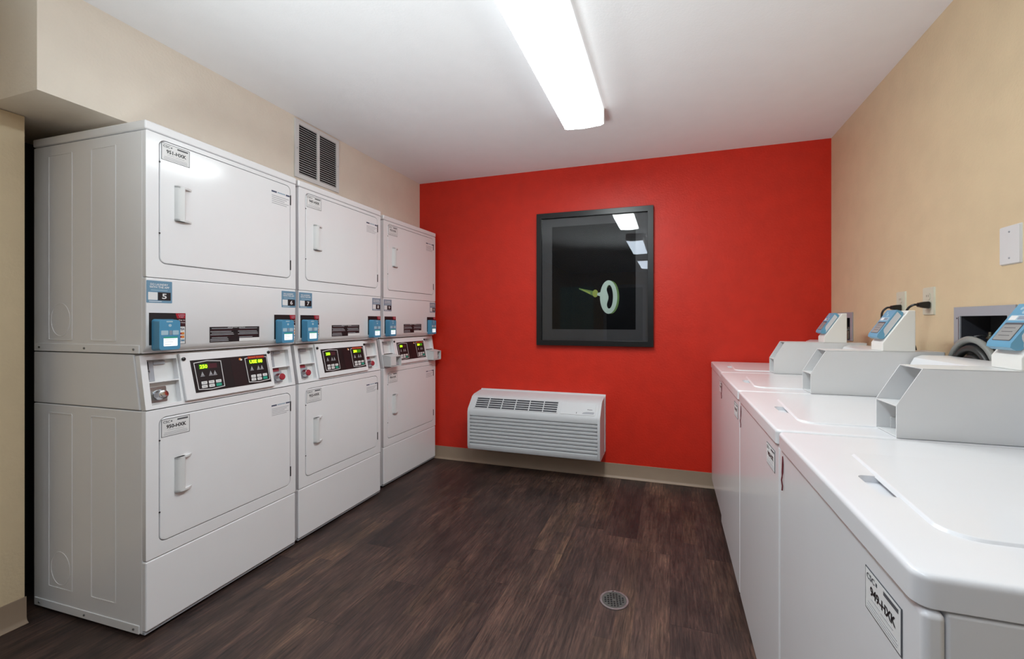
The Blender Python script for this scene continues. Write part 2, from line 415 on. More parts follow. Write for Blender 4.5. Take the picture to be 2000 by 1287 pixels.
# vinyl cove baseboards
def basebd(name, prof, axis, a, c, label=None):
    b = MB(); b.prism(prof, axis, a, c, 'base'); return struct(name, b, 0.0015, label)
pb = [(YB - t, z) for t, z in ((0, 0), (.020, 0), (.020, .003), (.010, .010), (.006, .020), (.005, .11), (0, .11))]
basebd('baseboard_back', pb, 'x', -2.85, XR, 'taupe vinyl cove baseboard under the red wall')
pl = [(XS + t, z) for t, z in ((0, 0), (.020, 0), (.020, .003), (.010, .010), (.006, .020), (.005, .105), (0, .105))]
basebd('baseboard_left', pl, 'y', YF, 0.9776 + .004, 'taupe vinyl cove baseboard on the left wall')
pr_ = [(XR - t, z) for t, z in ((0, 0), (.020, 0), (.020, .003), (.010, .010), (.006, .020), (.005, .105), (0, .105))]
basebd('baseboard_right', pr_, 'y', YF, YB - .02)

# ------------------------------------------------------------ ceiling fixtures
def fixture(y0, y1, lens, label):
    x0, x1 = -.601, -.366
    t = thing('ceiling_light', label, 'ceiling light', ((x0 + x1) / 2, (y0 + y1) / 2, Z_CEIL), 0)
    hx, hy = (x1 - x0) / 2, (y1 - y0) / 2
    b = MB(); b.box(-hx + .02, hx - .02, -hy + .0015, hy - .0015, -.0015, 0, 'plast'); b.build('fixture_body', t, 0)
    b = MB()   # wrap lens: shallow trough profile
    prof = [(-hx + .002, -.0848), (-hx + .020, -.094), (0, -.099), (hx - .020, -.094), (hx - .002, -.0848)]
    b.prism(prof, 'y', -hy + .012, hy - .012, lens)
    b.build('lens', t, 0)
    b = MB(); b.prism([(-hx, -.002), (-hx, -.0845), (hx, -.0845), (hx, -.002)], 'y', -hy + .012, hy - .012, 'lens_side'); b.build('lens_side', t, 0)
    for s in (-1, 1):
        b = MB(); ya = s * (hy - .011); b.prism([(-hx - .002, -.001), (-hx - .002, -.088)] + [(x, z - .003) for x, z in prof[1:-1]] + [(hx + .002, -.088), (hx + .002, -.001)], 'y', min(ya, s * hy), max(ya, s * hy), 'plast')
        b.build('end_cap', t, 0.002)
    return t
fixture(1.17, 2.40, 'lens', 'long white fluorescent ceiling light in front of the red wall')
fixture(-.80, .45, 'lens2', 'ceiling light reflected largest after the top one in the picture glass')
fixture(-2.85, -1.60, 'lens2', 'ceiling light farthest from the red wall, lowest in the picture glass')

# ------------------------------------------------------------ shared decals
def asset_label(b, u0, u1, z0, z1, t, plane, number, s=1.0, rev=False):
    """outlined service label: header, bar, big number, small print lines. s = outward sign"""
    U = (lambda f: u0 + (u1 - u0) * f) if not rev else (lambda f: u1 - (u1 - u0) * f)
    Z = lambda f: z0 + (z1 - z0) * f
    e = lambda k: t + s * k
    def q(a0, a1, c0, c1, k, m):
        xs = sorted((e(0), e(k))); ys = sorted((U(a0), U(a1)))
        b.box(xs[0], xs[1], ys[0], ys[1], Z(c0), Z(c1), m)
    q(0, 1, 0, 1, .0006, 'greyt'); q(.02, .98, .03, .97, .0009, 'white')
    q(.55, .93, .82, .91, .0012, 'greyt')
    tx = lambda body, a0, a1, c0, c1, m, bold=0.0: b.text(body, U(a0), U(a1), Z(c0), Z(c1), e(.0013), plane, m, bold)
    tx('CSC', .06, .30, .76, .90, 'greyt', .02)
    q(.33, .37, .79, .87, .0012, 'greyt')
    tx(number, .17, .87, .44, .66, 'blackp', .03)
    for k, (a0, a1, c) in enumerate(((.2, .45, .35), (.48, .8, .33), (.1, .9, .22), (.08, .92, .15), (.08, .9, .09))):
        q(a0, a1, c, c + .018, .0012, 'lgreyt')

def maker_label(b, u0, u1, z0, z1, t, s=1.0, rev=False):
    U = (lambda f: u0 + (u1 - u0) * f) if not rev else (lambda f: u1 - (u1 - u0) * f)
    def q(a0, a1, c0, c1, k, m):
        ys = sorted((U(a0), U(a1))); xs = sorted((t, t + s * k))
        b.box(xs[0], xs[1], ys[0], ys[1], z0 + (z1 - z0) * c0, z0 + (z1 - z0) * c1, m)
    q(0, 1, 0, 1, .0005, 'enamel')
    q(0, .28, .86, .97, .0008, 'navy'); q(.78, 1, .86, .97, .0008, 'navy')
    for k in range(5): q(.33 + .085 * k, .39 + .085 * k, .88, .96, .0008, 'bluep')
    for k in range(5):
        q(.02, .95 - .12 * (k % 3), .62 - k * .13, .66 - k * .13, .0008, 'lgreyt')

def card_reader(b, w, h, th, style):
    """reader in local xy plane (x across, y up), front towards +z. origin at its lower left"""
    b.frustum(rrect(0, w, 0, h, .010), rrect(.004, w - .004, .004, h - .004, .009), 'z', 0.0, th, 'reader')
    z = th
    b.prism(rrect(w * .34, w * .62, h * .90, h * .94, .002, 3), 'z', z, z + .0005, 'pale')
    b.prism(circ(w * .50, h * .80, w * .07, 12), 'z', z, z + .0005, 'pale')
    b.prism(rrect(w * .12, w * .42, h * .50, h * .64, .002, 3), 'z', z, z + .0005, 'pale')
    b.prism(rrect(w * .46, w * .60, h * .50, h * .64, .002, 3), 'z', z, z + .0006, 'greyp')
    b.prism(rrect(w * .62, w * .88, h * .50, h * .64, .002, 3), 'z', z, z + .0005, 'pale')

# ------------------------------------------------------------ stacked dryers
DW, DD = 0.683, 0.675
def dryer(loc, rz, label, nums, upnum, lownum, locks, boxes, sticker_mat, digits):
    t = thing('stacked_dryer', label, 'dryer', (loc[0], loc[1], 0), rz, 'stacked tumble dryers along the left wall')
    # --- cabinets
    b = MB()
    b.box(-DD, -.018, .003, DW - .003, .014, .868, 'enamel')
    b.prism([(-.032, .871), (-.068, 1.086), (-DD, 1.086), (-DD, .871)], 'y', .003, DW - .003, 'enamel')
    b.box(-DD, -.018, .003, DW - .003, 1.0895, 1.948, 'enamel')
    b.build('cabinet', t, 0.004)
    b = MB()
    for z0, z1 in ((.105, .835), (1.135, 1.908)):
        for wa, wb in ((.425, .577), (.165, .312)):
            pts = rrect(-wb, -wa, z0, z1, .006); pin = rrect(-wb + .005, -wa - .005, z0 + .005, z1 - .005, .004)
            b.prism(pts, 'y', .0014, .0034, 'enamel', holes=[pin])
        zc = z0 + .085
        b.prism(circ(-.50, zc, .062, 32, .07), 'y', .0018, .0034, 'enamel', holes=[circ(-.50, zc, .058, 32, .066)])
    b.build('side_embossing', t, 0.0006, 1)
    for zz in (.014, 1.0895):
        b = MB(); b.box(-.665, -.032, .0, .004, zz, zz + .032, 'enamel')
        b.build('side_rail', t, 0.0012)
        for wx in (-.63, -.345, -.06):
            b = MB(); b.lathe([(.0045, 0.002), (.0045, -.002), (.003, -.0035)], (wx, 0, zz + .016), 'y', 'steel', 10)
            b.build('screw', t)
    for fx, fy in ((-.06, .05), (-.06, DW - .05), (-DD + .06, .05), (-DD + .06, DW - .05)):
        b = MB(); b.lathe([(.02, 0), (.02, .008), (.01, .010), (.01, .016)], (fx, fy, 0), 'z', 'black', 14); b.build('foot', t)
    b = MB(); b.box(-DD, .002, .0, DW, 1.951, 1.985, 'enamel'); b.build('lid', t, 0.006, 3)
    # --- toe panel
    b = MB(); b.box(-.03, 0, .004, DW - .004, .024, .291, 'enamel')
    b.build('toe_panel', t, 0.006, 3)
    b = MB(); b.box(-.03, -.006, .004, DW - .004, .013, .0225, 'greym'); b.build('bottom_rail', t, 0.001)
    # --- door panels
    for (z0, z1, d0, d1, num, hz, ln, mn) in ((.2945, .8685, .345, .836, lownum, .5210, (.755, .826), (.728, .790)), (1.3845, 1.9485, 1.440, 1.930, upnum, 1.6200, (1.852, 1.920), (1.806, 1.880))):
        hole = rrect(.047, .647, d0, d1, .026, 7)
        b = MB(); b.prism(rrect(.004, DW - .004, z0, z1, .004, 2), 'x', -.03, 0, 'enamel', holes=[hole])
        b.box(-.031, -.022, .03, DW - .03, z0 + .02, z1 - .02, 'gap')
        b.build('front_panel', t, 0.004, 3)
        dr = MB(); dr.frustum(rrect(.0500, .6440, d0 + .003, d1 - .003, .0235, 7), rrect(.0500, .6440, d0 + .003, d1 - .003, .0235, 7), 'x', -.020, .0015, 'enamel')
        do = dr.build('door', t, 0.0035, 3)
        # moulded pull
        h = MB(); z0h, z1h = hz, hz + .142
        h.prism([(-.002, .098), (.012, .104), (.017, .112), (.018, .128), (.012, .1335), (-.002, .135)], 'z', z0h, z1h, 'plast')
        for za, zb in ((z0h, z0h + .008), (z1h - .008, z1h)):
            h.prism([(-.002, .098), (.012, .104), (.017, .112), (.0165, .140), (-.001, .168), (-.002, .168)], 'z', za, zb, 'plast')
        h.build('handle', do, 0.002, 2)
        h = MB(); asset_label(h, .0535, .156, ln[0], ln[1], .0012, 'x+', num); h.build('label', do)
        h = MB(); maker_label(h, .534, .640, mn[0], mn[1], .0012); h.build('label', do)
        for zh in (d0 + .045, d1 - .10):
            h = MB(); h.box(-.006, .003, .6445, .6485, zh, zh + .052, 'black'); h.build('hinge', do, 0.0008)
        for zh in (d0 + .12, d1 - .09):
            h = MB(); h.lathe([(.003, 0), (.003, .002)], (.0, .0485, zh), 'x', 'black', 8); h.build('latch', do)
    # --- service panel of the upper unit
    b = MB(); b.prism([(0, 1.3825), (0, 1.121), (-.016, 1.096), (-.03, 1.0895), (-.05, 1.0895), (-.05, 1.3825)], 'y', .004, DW - .004, 'enamel')
    sp = b.build('service_panel', t, 0.004, 3)
    for k, u in enumerate((.006, .593)):
        s = MB(); s.prism(rrect(u, u + .086, 1.286, 1.372, .002, 2), 'x', -.001, .0006, sticker_mat[k])
        s.prism(rrect(u + .005, u + .036, 1.297, 1.327, .002, 2), 'x', 0, .0009, 'white')
        s.box(0, .0009, u + .037, u + .081, 1.296, 1.328, 'blackp')
        wdt = .016 if len(nums[k]) < 2 else .026
        s.text(nums[k], u + .059 - wdt / 2, u + .059 + wdt / 2, 1.302, 1.323, .0012, 'x+', 'white', .02)
        s.text('DO LAUNDRY', u + .012, u + .072, 1.3535, 1.3615, .0008, 'x+', 'white', .02)
        s.text('WITH THE APP', u + .009, u + .076, 1.343, 1.351, .0008, 'x+', 'white', .02)
        s.box(0, .0008, u + .014, u + .070, 1.334, 1.3365, 'pale'); s.box(0, .0008, u + .008, u + .05, 1.2905, 1.2925, 'white')
        s.build('number_sticker', sp)
    for u in (.014, .550):
        s = MB(); s.box(-.001, .0006, u, u + .127, 1.1215, 1.247, 'blackp')
        a = u + .092
        s.prism([(a - .004, 1.2465), (a + .034, 1.2465), (a + .034, 1.194), (a + .012, 1.194)], 'x', 0, .0009, 'maroon')
        s.prism([(a - .002, 1.2460), (a + .034, 1.2460), (a + .034, 1.226), (a + .004, 1.226)], 'x', 0, .0011, 'redp')
        s.text('CARD', a + .008, a + .031, 1.237, 1.242, .0013, 'x+', 'pale'); s.text('TAP', a + .010, a + .028, 1.229, 1.234, .0013, 'x+', 'pale')
        s.text('Tap to', a + .009, a + .033, 1.215, 1.221, .0011, 'x+', 'white', .02); s.text('Pay Here', a + .007, a + .033, 1.205, 1.211, .0011, 'x+', 'white', .02)
        s.box(0, .0009, a + .009, a + .0325, 1.123, 1.192, 'white')
        s.text('VISA', a + .0105, a + .031, 1.177, 1.187, .0012, 'x+', 'navy', .03)
        for zz, m1, m2 in ((1.164, 'redp', 'orange'), (1.150, 'redp', 'orange')):
            s.prism(circ(a + .016, zz, .0045, 12), 'x', 0, .0012, m1); s.box(0, .0013, a + .020, a + .030, zz - .005, zz + .005, m2)
        s.box(0, .0012, a + .012, a + .016, 1.130, 1.141, 'navy'); s.box(0, .0012, a + .018, a + .031, 1.132, 1.139, 'bluep')
        s.build('card_sticker', sp)
        r = MB(); ur = u + .008
        # local x(across)->+y, local y(up)->+z, local z(normal)->+x
        r.T = Matrix(((0, 0, 1, .0008), (1, 0, 0, ur), (0, 1, 0, 1.0985), (0, 0, 0, 1)))
        card_reader(r, .080, .124, .036, 0)
        rd = r.build('card_reader', sp, 0.003, 3)
        q = MB(); q.T = r.T
        q.prism(rrect(.018, .066, .018, .052, .003, 3), 'z', .0355, .0366, 'screen'); q.prism(rrect(.018, .066, .049, .055, .002, 2), 'z', .0355, .0369, 'teal')
        for k in range(3): q.box(.022, .056 - k * .006, .043 - k * .009, .0443 - k * .009, .0366, .0368, 'lgreyt')
        q.build('screen', rd)
    s = MB(); s.box(-.001, .0006, .236, .468, 1.121, 1.189, 'blackp')
    rnd = random.Random(4)
    for (a0, a1) in ((.239, .345), (.362, .465)):
        for k in range(9):
            z = 1.183 - k * .0068
            if a0 > .3 and z < 1.140: break
            e = a1 - rnd.uniform(0, .035)
            s.box(0, .0009, a0 + (.006 if k % 3 == 0 else 0), e, z - .0028, z, 'maroon' if k % 4 == 1 else 'lgreyt')
    s.box(0, .0010, .368, .468, 1.121, 1.136, 'white')
    s.text('IMPORTANT NOTICE', .315, .395, 1.1835, 1.188, .0012, 'x+', 'white')
    s.build('instruction_label', sp)
    # --- slanted control panel, drawn in its own plane: x'=u, y'=s up the slope, z' outwards
    sl = Vector((-.036, 0, .213)); L = sl.length; sl.normalize(); nrm = Vector((sl.z, 0, -sl.x))
    T = Matrix(((0, sl.x, nrm.x, 0.0), (1, 0, 0, 0), (0, sl.z, nrm.z, .8715), (0, 0, 0, 1)))
    S = lambda z: (z - .8715) / sl.z
    b = MB(); b.T = T
    rec = [(.026, .128, .978, 1.062), (.026, .128, .887, .973), (.556, .660, .978, 1.062), (.556, .660, .887, .973)]
    b.prism(rrect(.004, DW - .004, .001, L - .001, .003, 2), 'z', -.024, 0, 'enamel', holes=[[(u0, S(z0)), (u1, S(z0)), (u1, S(z1)), (u0, S(z1))] for u0, u1, z0, z1 in rec])
    b.box(.01, DW - .01, .004, L - .004, -.030, -.0225, 'plast')
    cp = b.build('control_panel', t, 0.0025, 2)
    b = MB(); b.T = T   # centre bezel
    b.prism([(.140, S(.8825)), (.548, S(.8825)), (.540, L - .006), (.132, L - .006)], 'z', -.001, .012, 'enamel')
    bz = b.build('bezel', cp, 0.004, 3)
    for u, z in ((.1455, 1.0545), (.5330, 1.0545)):
        k = MB(); k.T = T; k.lathe([(.0075, 0.010), (.0075, .016), (.004, .018)], (u, S(z), 0), 'z', 'black', 14); k.build('knob', cp)
    k = MB(); k.T = T
    k.prism([(.1775, S(.909)), (.5290, S(.909)), (.5210, S(1.046)), (.1690, S(1.046))], 'z', .0115, .0132, 'blackp')
    k.prism([(.345, S(.909)), (.405, S(.909)), (.397, S(1.046)), (.337, S(1.046))], 'z', .012, .0134, 'wine')
    for off in (.181, .405):
        o1 = [(off + .008, S(.920)), (off + .060, S(.915)), (off + .1185, S(.920)), (off + .114, S(1.035)), (off + .055, S(1.041)), (off, S(1.035))]
        cx = sum(p[0] for p in o1) / 6; cy = sum(p[1] for p in o1) / 6
        o2 = [(cx + (x - cx) * .955, cy + (y - cy) * .955) for x, y in o1]
        k.prism(o1, 'z', .0130, .0137, 'white', holes=[o2])
        k.box(off + .020, off + .094, S(1.006), S(1.026), .0130, .0137, 'amber')
        k.box(off + .020, off + (.055 if off < .3 else .090), S(1.006), S(1.026), .0130, .01375, 'ledbg')
        dg = digits[0] if off < .3 else digits[1]
        k.text(dg, off + .0225, off + (.053 if len(dg) < 5 else .088), S(1.008), S(1.0235), .0140, 'uv', 'led' if off < .3 else 'ledy', .02)
        for du in (.024, .058, .076):
            k.prism([(off + du, S(.978)), (off + du + .013, S(.978)), (off + du + .0065, S(.995))], 'z', .0130, .0137, 'lgreyt')
            k.box(off + du - .002, off + du + .015, S(.974), S(.9765), .0130, .0137, 'lgreyt')
        for i in range(3):
            for j in range(2):
                mt = 'teal' if (i == 2 and j == 0) else 'white'
                u = off + .022 + i * .030; z = .925 + j * .0155
                k.prism(rrect(u, u + .023, S(z), S(z + .0125), .002, 2), 'z', .0130, .0140, mt)
                k.box(u + .005, u + .018, S(z + .0055), S(z + .0070), .0138, .01415, 'greyt' if mt == 'white' else 'teal')
    k.box(.420, .505, S(1.030), S(1.042), .0130, .0141, 'redp')
    k.text('Speed Queen', .423, .502, S(1.0315), S(1.0405), .0143, 'uv', 'orange', .02)
    k.prism(circ(.383, S(1.033), .006, 12), 'z', .0130, .0140, 'orange'); k.prism(circ(.388, S(1.030), .0045, 12), 'z', .0130, .0142, 'white')
    k.build('display', bz)
    # coin recess contents
    for side, (u0, kind) in enumerate(((.026, locks[0]), (.556, locks[1]))):
        q = MB(); q.T = T @ Matrix.Translation((0, 0, .0185))
        s0, s1 = S(.980), S(1.060)
        q.box(u0 + .001, u0 + .030, s0, s1, -.041, -.036, 'greym')
        q.box(u0 + .010, u0 + .0135, s0 + .046, s0 + .078, -.036, -.0345, 'black'); q.box(u0 + .0075, u0 + .011, s0 + .006, s0 + .034, -.036, -.0345, 'black')
        q.lathe([(.007, -.036), (.007, -.031), (.004, -.031), (.004, -.036)], (u0 + .008, s0 + .040, 0), 'z', 'steel', 14)
        q.box(u0 + .030, u0 + .070, s1 - .016, s1 - .001, -.041, -.034, 'greym')
        q.build('coin_mechanism', cp, 0.0008, 1)
        q = MB(); q.T = T @ Matrix.Translation((0, 0, .0135)); cs = S(.924)
        q.prism(rrect(u0 + .008, u0 + .066, cs - .028, cs + .034, .004, 3), 'z', -.041, -.033, 'steel' if kind == 'chrome' else 'greym')
        cap = 'chrome' if kind == 'chrome' else 'redmetal'
        q.lathe([(.021, -.034), (.021, -.022), (.017, -.016), (.017, -.004), (.013, -.002)], (u0 + .038, cs, 0), 'z', 'chrome', 20)
        q.lathe([(.012, -.003), (.012, .001), (.008, .002)], (u0 + .038, cs, 0), 'z', cap, 16)
        if kind == 'red':
            q.box(u0 + .001, u0 + .050, S(.955), S(.971), -.041, -.030, 'redtape'); q.lathe([(.018, -.004), (.015, .001)], (u0 + .040, cs, 0), 'z', 'redmetal', 18)
        q.build('coin_vault_lock', cp, 0.0008, 1)
    if boxes:
        for u0, u1 in ((.006, .128), (.556, .672)):
            q = MB()
            for ya, yb in ((u0, u0 + .004), (u1 - .004, u1)): q.prism([(-.02, .884), (.062, .884), (.062, .955), (.0, .966), (-.02, .966)], 'y', ya, yb, 'plast')
            q.box(-.02, .062, u0 + .004, u1 - .004, .880, .884, 'plast'); q.box(-.02, .062, u0 + .004, u0 + .060, .888, .955, 'plast')
            q.prism([(-.02, .962), (.0, .962), (.062, .951), (.062, .955), (.0, .966), (-.02, .966)], 'y', u0, u1, 'plast')
            q.box(-.02, -.012, u0, u1, .884, .962, 'plast'); q.box(.050, .052, u0 + .06, u1 - .02, .890, .91, 'greym')
            q.lathe([(.008, 0), (.008, .02)], (-.012, u0 + .085, .915), 'x', 'black', 12)
            q.build('coin_slide_box', cp, 0.0015, 1)
    return t

dryer((-1.9126, 1.0577), .0257, 'stacked white double dryer nearest the camera, numbered 5 and 6, its grey side panel exposed', ('5', '6'), '951-HXK', '950-HXK', ('chrome', 'red'), False, ('bluep', 'bluep'), ('250', 'USE 00'))
dryer((-1.9365, 1.7582), .0109, 'stacked white double dryer in the middle under the wall vent, numbered 7 and 8', ('7', '8'), '947-HXK', '952-HXK', ('red', 'red'), False, ('bluep', 'greyp'), ('250', '250'))
dryer((-1.9863, 2.5188), -.0153, 'stacked white double dryer by the red wall, with boxes jutting beside its display', ('9', '10'), '953-HXK', '954-HXK', ('chrome', 'chrome'), True, ('greyp', 'greyp'), ('250', '250'))

# ------------------------------------------------------------ washers
WW = 0.652
def washer(x0, y0, label, number, cord=True):
    t = thing('top_load_washer', label, 'washer', (x0, y0, 0), 0, 'top-load washers along the right wall')
    b = MB(); b.box(.030, .700, .003, WW - .003, .058, .880, 'enamel_w'); b.build('cabinet', t, 0.004)
    b = MB(); b.prism([(.006, .0), (.029, .0), (.029, WW), (.006, WW)], 'z', .066, .8795, 'enamel_w')
    fp = b.build('front_panel', t, 0.008, 4)
    for fx in (.06, .64):
        for fy in (.06, WW - .06):
            b = MB(); b.lathe([(.022, 0), (.022, .01), (.011, .014), (.011, .062)], (fx, fy, 0), 'z', 'black', 14); b.build('foot', t)
    # top with a finger dish
    dish = rrect(.066, .122, .246, .346, .014, 5)
    b = MB(); b.slab(.0, .705, .0015, WW - .0015, .8825, .922, .020, .0075, 'enamel_w', dish, .9095)
    b.build('washer_top', t, 0, ang=32)
    # lid with rounded near-front corner, crisp far corner
    pts = []
    for cx, cy, r, s0 in ((.128, .150, .045, 180), (.46, .150, .045, 270), (.46, .475, .02, 0), (.112, .478, .008, 90)):
        for i in range(9):
            a = math.radians(s0 + 90 * i / 8); pts.append((cx + r * math.cos(a), cy + r * math.sin(a)))
    pts = [(x, y) for x, y in pts]
    cxm = sum(p[0] for p in pts) / len(pts); cym = sum(p[1] for p in pts) / len(pts)
    inn = [(cxm + (x - cxm) * .97, cym + (y - cym) * .97) for x, y in pts]
    b = MB(); b.frustum(pts, inn, 'z', .9195, .9262, 'enamel_w'); b.build('lid', t, 0.002, 2)
    # rear console
    b = MB(); b.prism([(.575, .921), (.588, 1.050), (.602, 1.078), (.625, 1.088), (.705, 1.088), (.705, .921)], 'y', .116, WW - .004, 'enamel_w')
    cs = b.build('console', t, 0.003, 2)
    b = MB(); b.T = Matrix.Rotation(0, 4, 'X')
    b.prism([(.5735, .935), (.5855, 1.040), (.5895, 1.040), (.5775, .935)], 'y', .16, WW - .05, 'greym'); b.build('control_strip', cs, 0.001)
    # coin meter case
    y0b, y1b = .004, .112
    prof = [(.268, .9225), (.268, 1.004), (.322, 1.098), (.705, 1.098), (.705, .9225)]
    b = MB()
    for ya, yb in ((y0b, y0b + .003), (y1b - .003, y1b)): b.prism(prof, 'y', ya, yb, 'plast')
    b.box(.322, .705, y0b, y1b, 1.0955, 1.0985, 'plast'); b.box(.702, .705, y0b, y1b, .9225, 1.0965, 'plast')
    b.box(.268, .40, y0b + .003, y1b - .003, 1.0005, 1.0035, 'plast')
    b.box(.270, .40, y0b + .003, y1b - .003, .9228, .9258, 'plast'); b.box(.396, .399, y0b + .003, y1b - .003, .9255, 1.001, 'plast')
    b.box(.300, .396, y1b - .006, y1b - .003, .9255, .955, 'plast')
    mc = b.build('coin_meter_case', t, 0.001, 1)
    b = MB(); b.box(.385, .390, y0b + .004, y1b - .004, 1.004, 1.095, 'greym')
    b.box(.380, .385, y0b + .02, y0b + .045, 1.015, 1.085, 'steel'); b.lathe([(.007, 0), (.007, -.012)], (.385, y0b + .075, 1.045), 'x', 'chrome', 12); b.box(.3785, .3805, y0b + .03, y0b + .033, 1.03, 1.07, 'black')
    b.build('coin_slot_plate', mc)
    # reader housing
    b = MB(); b.prism([(.511, 1.0985), (.511, 1.129), (.594, 1.2555), (.616, 1.2555), (.616, 1.0985)], 'y', .006, .102, 'plast2')
    rh = b.build('reader_housing', t, 0.003, 3)
    # blue reader lying on the slope: x' across towards the camera, y' up the slope, z' outwards
    d = Vector((.083, 0, .1265)).normalized(); nn = Vector((-d.z, 0, d.x)); org = Vector((.511, 0, 1.129)) + d * .012 + nn * .0012
    wd, h = .082, .128
    T = Matrix(((0, d.x, nn.x, org.x), (-1, 0, 0, .097), (0, d.z, nn.z, org.z), (0, 0, 0, 1)))
    r = MB(); r.T = T
    r.prism([(.0, .010), (.006, .002), (.018, .0), (h - .012, .0), (h - .002, .004), (h, .016), (h - .004, .027), (.010, .027), (.0, .023)], 'x', .002, wd - .002, 'readerw')
    r.prism(circ(wd * .32, h * .86, .005, 14), 'z', .0268, .0276, 'pale'); r.prism(circ(wd * .5, h * .78, .006, 14), 'z', .0268, .0276, 'pale')
    r.prism(rrect(.010, wd - .010, .074, .090, .002, 3), 'z', .0268, .0276, 'pale')
    r.prism(rrect(.013, .034, .076, .088, .001, 2), 'z', .027, .0280, 'white'); r.prism(rrect(.038, .064, .077, .087, .001, 2), 'z', .027, .0280, 'greyp')
    cr = r.build('card_reader', rh, 0.003, 3)
    q = MB(); q.T = T
    side = [(h - .016, .003), (h - .010, .022), (.044, .022), (.036, .021), (.029, .016), (.024, .009), (.014, .003)]
    q.prism(side, 'x', wd - .003, wd - .0008, 'clearp'); q.prism(side, 'x', .0008, .003, 'clearp')
    q.build('side_window', cr)
    q = MB(); q.T = T; q.prism(rrect(.012, wd - .012, .016, .068, .003, 3), 'z', .0266, .0276, 'greyt'); q.prism(rrect(.014, wd - .014, .018, .062, .003, 3), 'z', .0272, .0280, 'screeng')
    for k in range(3): q.box(.022, .056, .052 - k * .011, .0535 - k * .011, .0280, .0282, 'greyt')
    q.build('screen', cr)
    # label on the front panel (read from -x: left is +y)
    b = MB(); asset_label(b, .044, .145, .791, .853, .0055, 'x-', number, s=-1.0, rev=True); b.build('label', fp)
    if cord:
        yc = .615; b = MB()
        b.tube([(.004, yc, .866), (.0045, yc - .004, .845), (.004, yc - .003, .825), (.003, yc, .812), (.0035, yc + .003, .825), (.004, yc + .003, .845), (.004, yc, .866)], .0011, 'darkred', 6)
        b.tube([(.003, yc, .813), (.002, yc + .001, .805), (.0035, yc - .001, .79), (.003, yc, .778)], .0016, 'darkred', 6)
        b.build('seal_cord', fp)
    return t
washer(.274, .585, 'white top-load washer nearest the camera, its rounded corner and 949-HXK label in view', '949-HXK')
washer(.274, 1.243, 'white top-load washer second from the camera, under the largest coin box with blue reader', '948-HXK')
washer(.274, 1.901, 'white top-load washer third from the camera, below the wall outlets with black plugs', '946-HXK')
washer(.283, 2.560, 'white top-load washer farthest from the camera, against the red wall', '945-HXK', cord=False)

# ------------------------------------------------------------ air conditioner
t = thing('wall_air_conditioner', 'white packaged air conditioner mounted low on the red wall above the baseboard', 'air conditioner', (-1.0185, YB, .405))
hw = .5335
P = lambda y, z: (y - YB, z - .405)
prof = [P(YB, .185), P(3.02, .181), P(2.992, .192), P(2.983, .215), P(2.983, .490), P(2.990, .512), P(3.065, .598), P(3.095, .612), P(YB, .628)]
b = MB()
# body as ribbed front: stack of slats between z .235 and .455, built into the profile
fr = [P(YB - .006, .185), P(3.02, .181), P(2.992, .192), P(2.983, .215)]
z = .238
for k in range(9):
    fr += [P(2.983, z - .004), P(3.000, z - .003), P(3.000, z + .0035), P(2.9845, z + .0085)]
    z += .0270
fr += [P(2.983, .490), P(2.990, .512), P(3.065, .598), P(3.095, .612), P(YB - .006, .628)]
full = [p for p in fr]
plain = [P(YB - .006, .185), P(3.02, .181), P(2.992, .192), P(2.983, .215), P(2.983, .490), P(2.990, .512), P(3.065, .598), P(3.095, .612), P(YB - .006, .628)]
b.prism(full, 'x', -hw + .020, hw - .020, 'acw')
b.prism(plain, 'x', -hw, -hw + .020, 'acw'); b.prism(plain, 'x', hw - .020, hw, 'acw')
b.build('front_cover', t, 0.0015, 2)
b = MB(); b.prism([P(YB, .20), P(YB - .03, .20), P(YB - .03, .615), P(YB, .64)], 'x', -hw + .008, hw + .006, 'acw'); b.build('wall_sleeve', t, 0.002)
# discharge grille on the slope
a0 = Vector((0, 2.990 - YB, .512 - .405)); a1 = Vector((0, 3.065 - YB, .598 - .405)); dd = (a1 - a0); Ls = dd.length; dd.normalize(); nn = Vector((0, -dd.z, dd.y))
T = Matrix(((1, 0, 0, 0), (0, dd.y, nn.y, a0.y), (0, dd.z, nn.z, a0.z), (0, 0, 0, 1)))
b = MB(); b.T = T
g0, g1 = -hw + .055, .205
b.box(g0, g1, .012, Ls - .008, -.0006, .0006, 'dgrey')
for k in range(7): x = g0 + (g1 - g0) * k / 6; b.box(x - .0035, x + .0035, .010, Ls - .006, 0, .004, 'acw')
for k in range(6): y = .012 + (Ls - .020) * k / 5; b.box(g0 - .003, g1 + .003, y - .0030, y + .0030, 0, .0035, 'acw')
b.build('discharge_grille', t, 0.0008, 1)
b = MB(); b.T = T
b.prism(rrect(.232, hw - .040, .008, Ls - .004, .006), 'z', -.001, .003, 'acw')
cdr = b.build('control_door', t, 0.0012, 2)
b = MB(); b.T = T
b.prism([(.395, .018), (.405, .030), (.43, .036), (hw - .048, .036), (hw - .048, .022), (.48, .018)], 'z', .0028, .0034, 'greym')
b.text('Amana', .432, .470, .050, .060, .0034, 'uv', 'greyt', .02)
b.box(.352, .356, .018, .030, .0028, .0034, 'greyt')
b.build('finger_grip', cdr)

